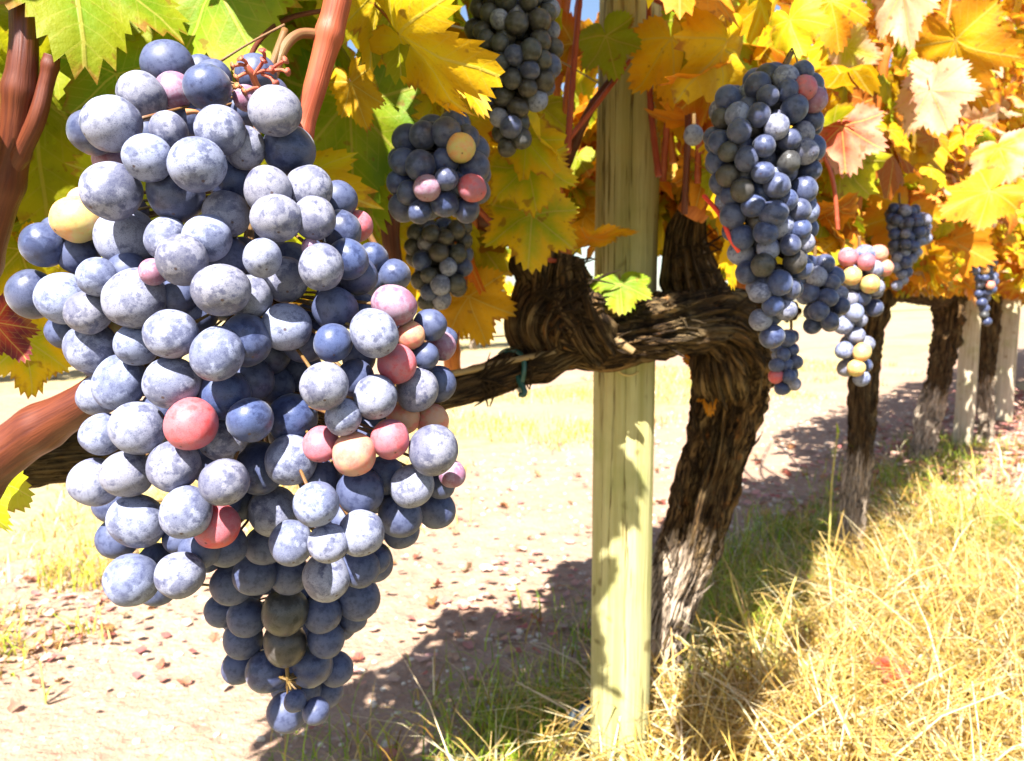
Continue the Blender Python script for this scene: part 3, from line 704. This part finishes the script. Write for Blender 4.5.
# --- leaves to vines: the largest in the picture as parts, the rest as one mass
def owner(t):
    b = [.45, 1.65, 2.8, 3.8, 5.2, 6.8, 99]
    for i, x in enumerate(b):
        if t < x: return i
by = {i: [] for i in range(7)}
for L in leaves:
    pr = proj(L[0]+L[1]*L[3]*.4); vis = 0
    if pr and -60 < pr[0] < 1084 and -60 < pr[1] < 760: vis = L[3]/pr[2]*(1.0 if not L[11] else 50)/(1 if L[11] else (1+4*max(0, (pr[2]-.95))))
    by[owner(L[10])].append((vis, L))
for i, lst in by.items():
    lst.sort(key=lambda q: -q[0]); big = [q for q in lst if q[0] > 0][:(100 if i < 3 else 30)]; ids = {id(q[1]) for q in big}
    for vis, L in big:
        P,T,N,Ln,c1,c2,cu,wv,wd,dr,t,ft = L
        m_ = MB(); leaf_geo(m_, P,T,N,Ln,c1,c2, 96 if ft else 64, 5 if ft else 4, cu, wv, random.uniform(0,50), wd, True, dr); petiole(m_, P,T,N,Ln,(.4,.12,.03))
        m_.build('leaf', M_LEAF, vines[i])
    m_ = MB()
    for vis, L in lst:
        if id(L) in ids: continue
        P,T,N,Ln,c1,c2,cu,wv,wd,dr,t,ft = L; nearby = t < 2.2
        leaf_geo(m_, P,T,N,Ln,c1,c2, 44 if nearby else 26, 3 if nearby else 2, cu, wv, random.uniform(0,50), wd, nearby, dr)
        if nearby: petiole(m_, P,T,N,Ln,(.4,.12,.03))
    if m_.v: tag(m_.build('foliage', M_LEAF, vines[i]), kind='stuff')

# ------------------------------------------------------------------ post, stakes, wires, ties, hose
def post(base, h, r, mat, name, label, cat, group=None, taper=.97, seed=0):
    m_ = MB(); n = 60; sides = 40
    for i in range(n+1):
        z = -.05+(h+.05)*i/n
        for k in range(sides):
            a = 2*math.pi*k/sides
            rr = r*(1+(taper-1)*i/n)*(1+.022*noise.noise(Vector((math.cos(a)*2+seed, math.sin(a)*2, z*1.6)))+.012*noise.noise(Vector((math.cos(a)*9+seed, math.sin(a)*9, z*3))))
            if i == n: rr *= .93
            m_.v.append((rr*math.cos(a)+.004*noise.noise(Vector((seed, z*2, 0))), rr*math.sin(a), z))
    for i in range(n):
        for k in range(sides): a = i*sides+k; b = i*sides+(k+1) % sides; m_.f.append((a, b, b+sides, a+sides))
    m_.f.append(tuple(n*sides+k for k in range(sides)))
    o = m_.build(name, mat); o.location = base; tag(o, label, cat, group); return o
pb = at(622.5, 500, 1.30); PD = 1.055
post((pb.x*PD/1.30, PD, 0), 1.95, .0438, M_POST, 'wooden_post', 'thick round weathered greenish wooden post in front of the gnarled trunk', 'post', taper=1.0, seed=2)
q = at(966, 390, 3.72); post((q.x, q.y, 0), 2.0, .045, M_STAKE, 'wooden_stake', 'pale wooden stake right beside the leaning pale barked trunk', 'stake', 'pale stakes further along the row', seed=5)
q = at(1004, 370, 4.5); post((q.x, q.y, 0), 2.0, .062, M_STAKE, 'wooden_stake', 'wider pale wooden stake at the right edge past the dark upright trunk', 'stake', 'pale stakes further along the row', seed=9)
def wire(pts, r, label, mat=M_WIRE):
    m_ = MB(); tube(m_, pts, [r]*len(pts), 12*len(pts), 6); tag(m_.build('trellis_wire', mat), label, 'wire', 'trellis wires')
wire([at(400,16,.70), at(470,30,.74), at(545,54,.82), at(600,84,1.08)], .0012, 'thin slack wire crossing the dark upper grape cluster')
wire([row(-1.6,-.03,1.32), row(.1,-.03,1.32), row(2.9,-.02,1.33), row(9,0,1.34)], .0013, 'upper trellis wire running hidden through the leaves along the row')
wire([row(-1.6,-.05,.70), row(-.4,-.05,.695), row(.1,-.07,.70), row(3.1,-.05,.71), row(9,0,.72)], .0013, 'low trellis wire running along under the cordons')
# dark green tie round the left arm
m_ = MB(); c0 = at(514, 370, .927); T = (at(475,384,.90)-at(545,357,.945)).normalized(); s = T.cross(Vector((0,0,1))).normalized(); u = s.cross(T)
ring = [c0+(s*math.cos(a)+u*math.sin(a))*.0265+T*(.006*math.sin(a*2)) for a in [k*2*math.pi/14 for k in range(15)]]
tube(m_, ring, [.0032]*15, 60, 8); tube(m_, [ring[3]+s*.004, at(524,390,.90), at(519,395,.90)], [.004,.004,.003], 10, 6)
tag(m_.build('vine_tie', M_TIE), 'dark green plastic tie looped round the left arm of the vine', 'plant tie')
m_ = MB()
ctr = at(629, 363, PD-.046); ring = [ctr+Vector((math.cos(a)*.019, -.001*math.sin(a*3), math.sin(a)*.017)) for a in [k*2*math.pi/16 for k in range(15)]]
tube(m_, ring, [.0011]*15, 60, 6); tube(m_, [at(597,360,PD-.034), at(606,353,PD-.043), at(625,352,PD-.047), at(636,354,PD-.045)], [.001,.0012,.0012,.001], 20, 6)
tag(m_.build('twine_loop', M_TWINE), 'small loop of pale twine on the front of the round post', 'twine')
m_ = MB()
hz = [(604,698,1.10),(592,701,1.09),(584,710,1.08),(580,722,1.07),(584,732,1.065),(593,729,1.07),(606,720,1.10)]
tube(m_, [at(x,y,d) for x,y,d in hz], [.0080]*7, 50, 14)
tube(m_, [at(575,710,1.075), at(573,721,1.07), at(580,733,1.062)], [.006,.0085,.009], 14, 12)
tag(m_.build('drip_hose', M_HOSE), 'bent black drip hose at the left foot of the round post', 'hose')

# ------------------------------------------------------------------ weeds and single fallen leaves
def weed(pts, label, mat, sprigs):
    o = empty('weed_stalk', at(*pts[0])); tag(o, label, 'weed', 'weed stalks by the vines')
    m_ = MB(); tube(m_, [at(*p) for p in pts], [.0028]*(len(pts)-1)+[.0012], 24, 6); m_.build('stem', mat, o)
    P = [at(*p) for p in pts]
    m_ = MB()
    for k in range(sprigs):
        f = random.uniform(.25, 1)*(len(P)-1); i = min(int(f), len(P)-2); p = P[i].lerp(P[i+1], f-i)
        c = vary(random.choice(GREEN+STRAW[:2]), .2); blade(m_, p, random.uniform(.03,.06), .007, random.uniform(.4,1.2), random.uniform(0,6.28), .5, c)
    m_.build('foliage', M_BLADE, o)
M_WEED = simple('weed_stem', (.42, .36, .10), .7)
weed([(828,575,1.85),(830,520,1.84),(832,480,1.84),(838,432,1.83)], 'thin green weed stalk standing left of the slim second trunk', M_WEED, 12)
weed([(768,690,1.28),(752,640,1.26),(736,598,1.25),(730,572,1.24)], 'tall dry bent straw stalk nearest the gnarled trunk', M_WEED, 3)
weed([(776,690,1.27),(778,640,1.26),(788,600,1.25),(800,566,1.25)], 'tall dry upright straw stalk leaning right over the dry grass', M_WEED, 3)
weed([(60,780,1.30),(48,720,1.30),(40,660,1.31)], 'thin bare weed stalk at the lower left by the reddish leaf litter', M_WEED, 3)
def fallen(px, py, d, ang, L, c1, c2, label):
    P = at(px, py, d); m_ = MB(); N = Vector((.1, -.55, .8)); T = Vector((math.cos(ang), math.sin(ang), .1))
    leaf_geo(m_, P, T, N, L, c1, c2, 72, 4, 1.0, .12, px*.1, .8, True, .5); tag(m_.build('fallen_leaf', M_LEAF), label, 'leaf', 'single fallen leaves')
fallen(890, 668, 1.19, .2, .052, (.50,.12,.09), (.55,.03,.015), 'curled red fallen leaf lying on the dry grass at lower right')
fallen(330, 700, 1.44, 1.0, .05, (.5,.2,.1), (.4,.12,.06), 'brown fallen leaf on the dirt under the tip of the big grape bunch')

# ------------------------------------------------------------------ grapes
def grape_mesh(name, mat, ez, seed):
    bm = bmesh.new(); bmesh.ops.create_uvsphere(bm, u_segments=32, v_segments=20, radius=1)
    for v in bm.verts:
        k = 1+.05*noise.noise(v.co*1.2+Vector((seed, 0, 0))); v.co *= k; v.co.z *= ez
    me = bpy.data.meshes.new(name); bm.to_mesh(me); bm.free(); me.materials.append(mat)
    me.polygons.foreach_set('use_smooth', [True]*len(me.polygons)); return me
GME = {k: [grape_mesh('grape', m, e, i*3.3) for i, e in enumerate((1.0, 1.04, .97, 1.07))] for k, m in GM.items()}
def rrot(spread):
    # the flower-end scar points mostly down and outwards
    return Matrix.Rotation(random.uniform(0, 6.28), 3, 'Z') @ Matrix.Rotation(random.gauss(0, spread), 3, 'X')
def bunch(label, group, grapes, top, axis, maxparts=100):
    """grapes: (centre, radius, kind, visible size); each visible grape is a part of its own"""
    o = empty('grape_cluster', top); tag(o, label, 'grapes', group)
    order = sorted(range(len(grapes)), key=lambda i: -grapes[i][3]); part = set(order[:maxparts])
    rest = MB(); rest_o = sum(g_[2] == 'o' for g_ in grapes) > len(grapes)*.4
    for i, (P, r, k, vis) in enumerate(grapes):
        axp = min((a for a in axis), key=lambda a: (a-P).length); outd = (P-axp); outd.z *= .4
        dirv = (outd.normalized()*.9+Vector((0,0,-.75))+rvec()*.28).normalized() if outd.length > 1e-5 else Vector((0,0,-1))
        q = (-dirv).to_track_quat('Z', 'Y')
        me = GME[k][random.randrange(4)]
        if i in part:
            g_ = link('grape', me, o); g_.location = P; g_.rotation_mode = 'QUATERNION'; g_.rotation_quaternion = q; g_.scale = tuple(r*random.uniform(.92, 1.06) for _ in range(3))
            if k in GL: g_['label'] = GL[k]
        else:
            rest_k.setdefault(k, MB())
            b = len(rest.v); M = Matrix.Translation(P) @ q.to_matrix().to_4x4() @ Matrix.Scale(r, 4)
            for v in me.vertices: rest.v.append(M @ v.co)
            for p_ in me.polygons: rest.f.append([b+x for x in p_.vertices])
    if rest.v: tag(rest.build('grape', (G_INNER if not rest_o else G_SHADE_BROWN), o), kind='stuff')
    m_ = MB(); rm = sum(g_[1] for g_ in grapes)/len(grapes)
    tube(m_, axis, [rm*.20]*(len(axis)-1)+[rm*.1], 8*len(axis), 8)
    for (P, r, k, vis) in grapes:
        a = min(axis, key=lambda a: (a-P).length+max(0, (P.z-a.z))*.6); e_ = P+(a-P).normalized()*r*.9; tube(m_, [a+Vector((0,0,r*.3)), e_.lerp(a, .5)+Vector((0,0,r*.25)), e_], [rm*.08, rm*.06, rm*.09], 6, 5)
    m_.build('stem', M_STEM, o)
    return o
rest_k = {}
# joined grapes (no object of their own): skin colour darkened for shade, world-scaled pattern
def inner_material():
    m = NT('shaded_grape_skin_joined'); geo = m.n('ShaderNodeNewGeometry'); P = geo.outputs['Position']
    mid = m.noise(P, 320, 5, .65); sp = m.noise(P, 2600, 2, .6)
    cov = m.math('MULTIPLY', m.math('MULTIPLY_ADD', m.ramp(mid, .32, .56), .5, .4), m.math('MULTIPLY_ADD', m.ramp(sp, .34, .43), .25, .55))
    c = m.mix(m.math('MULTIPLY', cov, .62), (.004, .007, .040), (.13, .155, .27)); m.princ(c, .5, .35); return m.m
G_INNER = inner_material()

# --- the big bunch, grape by grape: x, y, diameter, layer, colour
A = """168 65 47 2 b;142 96 48 1 b;207 87 45 1 b;175 91 36 2 m;112 124 55 0 b;93 132 42 1 b;169 130 37 0 b;190 118 36 3 b;220 130 50 0 b;148 158 49 0 b;197 165 53 0 b;
245 148 40 1 b;112 191 54 0 b;176 193 57 1 b;232 180 48 2 b;78 219 49 1 y;86 205 34 3 s;226 214 48 1 b;126 238 55 1 b;166 238 42 0 b;207 238 48 0 b;44 245 42 1 b;109 161 32 3 m;
275 111 50 0 b;289 150 52 1 b;246 98 26 2 m;268 191 46 0 b;309 189 46 1 b;276 218 50 0 b;314 218 42 0 b;338 200 38 2 b;341 231 40 1 b;357 226 32 2 p;79 255 38 2 b;182 260 50 0 b;98 277 38 0 b;
32 294 48 2 b;63 298 48 0 b;128 272 38 1 b;153 272 26 0 m;136 298 57 0 b;89 312 46 0 b;178 296 36 1 b;221 290 54 0 b;250 297 46 1 b;229 258 42 2 b;262 258 40 0 b;65 331 34 2 b;92 348 50 1 b;
116 329 24 2 y;136 345 42 0 b;171 334 50 0 b;217 354 54 0 b;246 340 50 1 b;197 314 40 2 b;120 382 51 0 b;100 395 42 1 b;172 383 53 0 b;224 394 49 1 b;252 380 42 2 b;191 424 50 0 r;103 434 42 1 b;
138 428 56 0 b;224 439 44 1 b;250 420 46 1 b;163 409 40 3 b;286 280 46 1 b;321 267 46 0 b;310 247 17 0 m;335 300 38 3 b;348 259 40 1 b;358 275 38 2 b;350 292 34 3 b;335 309 44 2 b;360 310 36 3 b;286 327 48 1 b;304 340 44 2 b;
333 343 41 1 b;374 333 48 0 b;394 305 42 1 m;411 335 29 1 s;430 325 32 1 b;441 346 30 2 m;426 356 27 1 b;446 338 22 3 m;397 364 40 1 p;324 386 51 0 b;417 390 44 1 b;438 384 36 2 b;375 397 44 0 b;
359 358 34 3 b;355 378 38 2 b;343 417 38 0 b;292 418 49 1 b;300 370 44 3 b;270 354 40 3 b;274 385 40 3 b;321 444 34 1 p;354 454 43 0 s;390 439 40 0 p;403 418 34 2 s;432 420 33 2 s;433 450 51 0 b;291 460 49 1 b;
95 482 52 1 b;127 474 49 0 b;174 466 52 0 b;224 482 49 0 b;137 521 55 1 b;186 512 49 0 b;217 526 44 1 r;118 538 40 2 b;180 538 32 2 b;200 548 40 2 b;132 580 52 0 b;180 575 46 0 b;156 560 32 3 b;212 462 42 3 b;
259 468 50 2 b;273 511 52 2 b;316 504 47 0 b;291 543 43 1 b;328 543 38 0 b;361 533 47 0 b;289 574 40 2 b;326 577 45 1 b;360 568 38 2 b;377 560 26 3 b;360 491 46 2 b;385 475 38 2 b;400 515 43 2 b;412 486 45 1 b;
436 509 38 3 b;452 474 27 2 m;441 484 30 3 b;320 479 42 3 b;345 520 40 3 b;358 598 43 3 b;255 574 43 2 b;232 584 41 3 b;226 546 40 3 b;285 611 46 1 b;247 617 39 2 b;322 613 38 1 b;243 639 39 2 b;285 643 45 1 b;
326 639 36 1 b;239 667 33 3 b;268 671 43 1 b;310 665 41 1 b;336 669 34 2 b;328 692 29 3 b;287 712 39 2 b;295 701 22 0 b;316 711 27 0 b;352 618 28 3 b;305 690 32 3 b;300 594 36 3 b;265 545 40 3 b;245 500 40 3 b;330 460 36 3 b"""
raw = [q.split() for q in A.replace('\n', '').split(';')]
raw = [(float(a), float(b), float(c), int(l), ((random.choice('nooo') if float(b) > 585 else 'n') if k == 'b' and ((float(b) > 585 and float(a) > 205) or int(l) >= 3 or (int(l) == 2 and random.random() < .75) or (int(l) == 1 and random.random() < .22) or (float(b) < 100 and random.random() < .6)) else k)) for a, b, c, l, k in raw]  # rear, top and tip berries swap to skins with shade in their colour
SIL = [(40,120,235),(90,95,310),(130,72,318),(200,60,350),(250,15,370),(300,5,440),(350,50,455),(400,75,455),(450,75,462),(500,72,462),(540,95,420),(580,104,385),(620,220,380),(660,220,356),(700,265,340),(740,270,330)]
def sil(y):
    for (a,l,r), (b,l2,r2) in zip(SIL, SIL[1:]):
        if a <= y <= b: u = (y-a)/(b-a); return l+(l2-l)*u, r+(r2-r)*u
    return SIL[0][1:] if y < 60 else SIL[-1][1:]
placed = []
def base_depth(x, y, lay):
    l, r = sil(y); hw = max(25, (r-l)/2); xx = (x-(l+r)/2)/hw; bul = math.sqrt(max(0, 1-min(1, abs(xx))**2.2))
    d = .345-.05*bul*min(1, hw/170)
    if 270 < x < 318 and 330 < y < 560: d += .014*(1-abs(x-294)/24)
    if y > 555 and x > 205: d += .052*min(1, (y-555)/45)
    if y < 110: d += .012
    return d+.011*lay
items = sorted(raw, key=lambda g_: base_depth(*g_[:2], g_[3]*1.6))
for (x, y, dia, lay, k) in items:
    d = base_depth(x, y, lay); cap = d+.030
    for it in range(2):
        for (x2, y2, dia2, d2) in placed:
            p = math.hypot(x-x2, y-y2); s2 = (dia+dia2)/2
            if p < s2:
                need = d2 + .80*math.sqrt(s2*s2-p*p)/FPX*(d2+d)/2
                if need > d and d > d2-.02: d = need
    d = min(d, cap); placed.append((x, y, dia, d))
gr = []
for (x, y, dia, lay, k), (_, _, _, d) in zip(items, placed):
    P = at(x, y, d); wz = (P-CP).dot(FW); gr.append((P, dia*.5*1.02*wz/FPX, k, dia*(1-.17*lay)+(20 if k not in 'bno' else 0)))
cnt = 0; tries = 0
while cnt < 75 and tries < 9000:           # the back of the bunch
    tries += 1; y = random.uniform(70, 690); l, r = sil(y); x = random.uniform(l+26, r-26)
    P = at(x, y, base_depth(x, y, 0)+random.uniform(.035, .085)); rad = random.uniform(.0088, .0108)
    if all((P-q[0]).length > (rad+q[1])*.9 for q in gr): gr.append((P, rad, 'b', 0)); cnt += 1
axis = [at(285,30,.41), at(262,100,.385), at(250,200,.37), at(255,300,.365), at(265,400,.365), at(272,500,.385), at(282,600,.40), at(288,685,.40)]
axis2 = axis
bigb = bunch('huge ripe blue bunch of grapes in the left foreground with a few pink grapes', 'grape bunches on the vines', gr, at(285,20,.41), axis)
m_ = MB()
def tip(pts, r0, r1): tube(m_, [at(*p) for p in pts], [r0*.36/FPX*1.0]*(len(pts)-1)+[r1*.36/FPX], 14, 8)
tip([(276,112,.36),(258,88,.345),(252,74,.34),(246,66,.338)], 3.2, 3.0)
for a, b, c, e in ((250,72,236,78),(253,76,264,60),(254,74,272,70),(262,74,276,84),(248,68,240,58),(246,66,232,66),(270,70,286,60),(272,71,288,72),(264,62,262,50),(258,88,244,92),(244,92,236,86),(262,96,274,94)):
    tip([(a,b,.340),((a+c)/2+1.5,(b+e)/2-1.5,.338),(c+(c-a)*-.12,e+(e-b)*-.12,.336)], 1.7, 1.5); tip([(c+(c-a)*-.12,e+(e-b)*-.12,.336),(c,e,.3355)], 2.2, 4.0)
tip([(205,118,.335),(196,112,.33),(186,112,.328)], 2, 3)
m_.build('bare_stalk', M_TIPS, bigb)
m_ = MB(); tube(m_, [at(322,36,.42), at(300,34,.412), at(284,48,.405), at(272,80,.395), at(262,110,.385)], [.0030,.0026,.0028,.0026,.0022], 30, 10, .15, 6, 1); m_.build('stalk', M_STEM, bigb)

# --- the other bunches: filled into their outlines
def outline_bunch(label, prof, d, dia, thick, kinds=(), n_try=16000, maxparts=100, navy=.85, olive=.06, seed=1):
    random.seed(seed); ys = [p[0] for p in prof]; gl = []
    def lr(y):
        for (a,l,r), (b,l2,r2) in zip(prof, prof[1:]):
            if a <= y <= b: u = (y-a)/(b-a); return l+(l2-l)*u, r+(r2-r)*u
        return None
    for (kx, ky, kr, kc) in kinds:          # the odd coloured berries first, at the front of the bunch
        l, r = lr(ky); hw = (r-l)/2; e = max(0, 1-((kx-(l+r)/2)/max(1, hw-dia*.4))**2)**.5
        dd = d-(max(0, min(hw, dia*2.6)-dia*.5)*e*thick+dia*.12)*d/FPX; P = at(kx, ky, dd)
        if all((P-q[0]).length > dia*.35*d/FPX for q in gl): gl.append((P, dia*.5*(P-CP).dot(FW)/FPX, kc, dia*2))
    for i in range(n_try):
        y = random.uniform(ys[0]+dia*.4, ys[-1]-dia*.4); l, r = lr(y); hw = (r-l)/2; cx = (l+r)/2
        if hw < dia*.55: x = cx+random.uniform(-2, 2); dep = random.uniform(-.2, .2)*dia; e = 0
        else:
            a = random.uniform(0, 6.283); e = random.choice((1, 1, .62, .3)); e = e*random.uniform(.9, 1)
            x = cx+(hw-dia*.5)*math.cos(a)*e; dep = -(min(hw, dia*2.6)-dia*.5)*math.sin(a)*e*thick
        s = dia*random.uniform(.86, 1.1); dd = d+dep*d/FPX; P = at(x, y, dd); rad = s*.5*(P-CP).dot(FW)/FPX
        ok = True
        for q in gl:
            if (P-q[0]).length < (rad+q[1])*.77: ok = False; break
        if not ok: continue
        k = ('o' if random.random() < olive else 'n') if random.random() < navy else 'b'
        gl.append((P, rad, k, s-dep*.6+(dia if k not in 'bno' else 0)))
    ax = []
    for i in range(8):
        y = ys[0]-10+(ys[-1]-ys[0])*i/7*.96; q = lr(min(max(y, ys[0]), ys[-1])); ax.append(at((q[0]+q[1])/2, y, d+.01))
    return bunch(label, 'grape bunches on the vines', gl, ax[0], ax, maxparts)
outline_bunch('small dark blue bunch tucked behind the right shoulder of the big bunch', [(236,355,385),(255,350,412),(275,352,418),(300,360,412)], .44, 33, .8, seed=3)
outline_bunch('round bunch with one yellow and one pink grape left of the post', [(112,425,470),(130,398,482),(150,386,494),(185,386,496),(205,388,492),(224,398,470)], .57, 28.5, .9, navy=.95, olive=0, kinds=[(461,148,11,'y'),(472,188,12,'p'),(427,188,10,'m')], seed=4)
outline_bunch('shaded brownish bunch high up crossed by the slack wire', [(-20,478,560),(20,462,566),(50,458,566),(80,468,562),(110,482,545),(135,490,540),(156,500,532)], .66, 22.5, .9, olive=.75, seed=5)
outline_bunch('small shaded bunch hanging below the bunch with the yellow grape', [(218,420,470),(235,402,478),(260,402,476),(285,408,472),(312,420,455)], .76, 20, .9, olive=.5, seed=6)
outline_bunch('long blue bunch right of the post with two pinkish grapes near its top', [(62,772,812),(80,740,828),(100,712,828),(130,698,826),(170,700,824),(200,712,822),(240,722,822),(270,732,812),(300,742,802),(330,750,796),(360,760,784)],   .585, 25.5, .95, navy=.74, olive=.10, kinds=[(804,88,9,'p'),(814,100,9,'m')], seed=7, n_try=26000)
outline_bunch('short straggly bunch with a single red grape under the long blue bunch', [(330,776,806),(345,768,800),(365,766,804),(380,772,804),(400,776,798)], .72, 16, .9, [(776,376,7,'r')], seed=8)
outline_bunch('shaded dark blue bunch beside the long blue bunch', [(256,798,832),(285,792,850),(310,794,852),(334,806,850)], .72, 20, .9, seed=9)
outline_bunch('sunlit bunch of pale blue, pink and peach grapes above the slim trunk', [(246,842,876),(262,834,888),(285,836,890),(305,838,886),(325,832,874),(345,834,876),(365,834,876),(386,842,868)], .86, 18.5, .9, [(884,268,9,'s'),(866,262,8,'p'),(852,276,8,'y'),(878,254,10,'s'),(848,258,8,'p'),(870,284,8,'y'),(862,352,7,'y'),(856,368,7,'y')], navy=.15, seed=10)
outline_bunch('half sunlit bunch hanging in front of orange leaves right of the peach grapes', [(203,886,912),(218,884,932),(235,886,934),(255,888,922),(275,888,912),(292,892,906)], 1.38, 11.5, .9, navy=.5, seed=11)
outline_bunch('tiny far bunch among yellow leaves beside the dark upright trunk', [(238,964,984),(255,962,996),(280,968,1000),(300,976,994),(328,980,992)], 2.25, 9.5, .9, [(985,270,7,'y'),(990,285,6,'s')], seed=12)
outline_bunch('lone grapes on a short stalk left of the long blue bunch', [(124,684,704),(140,682,706),(152,686,702)], .66, 20, .5, seed=13)

# ------------------------------------------------------------------ far vine row beyond the track
random.seed(99)
for k in range(11):
    t = -7.5+k*1.45; n = -7.2; o = empty('grapevine', row(t, n)); tag(o, 'yellow leaved grapevine in the blurred far row across the track', 'grapevine', 'grapevines in the far row')
    m_ = MB(); tube(m_, [row(t, n), row(t+.03, n, .4), row(t, n, .85), row(t+.4, n, .9)], [.05,.045,.05,.03], 24, 10, .4, k); m_.build('trunk', M_BARK, o)
    m_ = MB()
    for i in range(330):
        P = row(t+random.uniform(-.75,.75), n+random.gauss(0,.2), random.uniform(.6,1.75)); N = (ND*random.uniform(-.2,1)+Vector((0,0,.5))+rvec()*.5).normalized(); T = (Vector((0,0,-1))+rvec()*.5)
        c1 = vary(random.choice([YEL,YGR,YEL,AMB,LGR]), .15); leaf_geo(m_, P, T, N, random.uniform(.10,.16), c1, c1, 14, 1, .3, .08, i, 1, False)
    tag(m_.build('foliage', M_LEAF, o), kind='stuff')
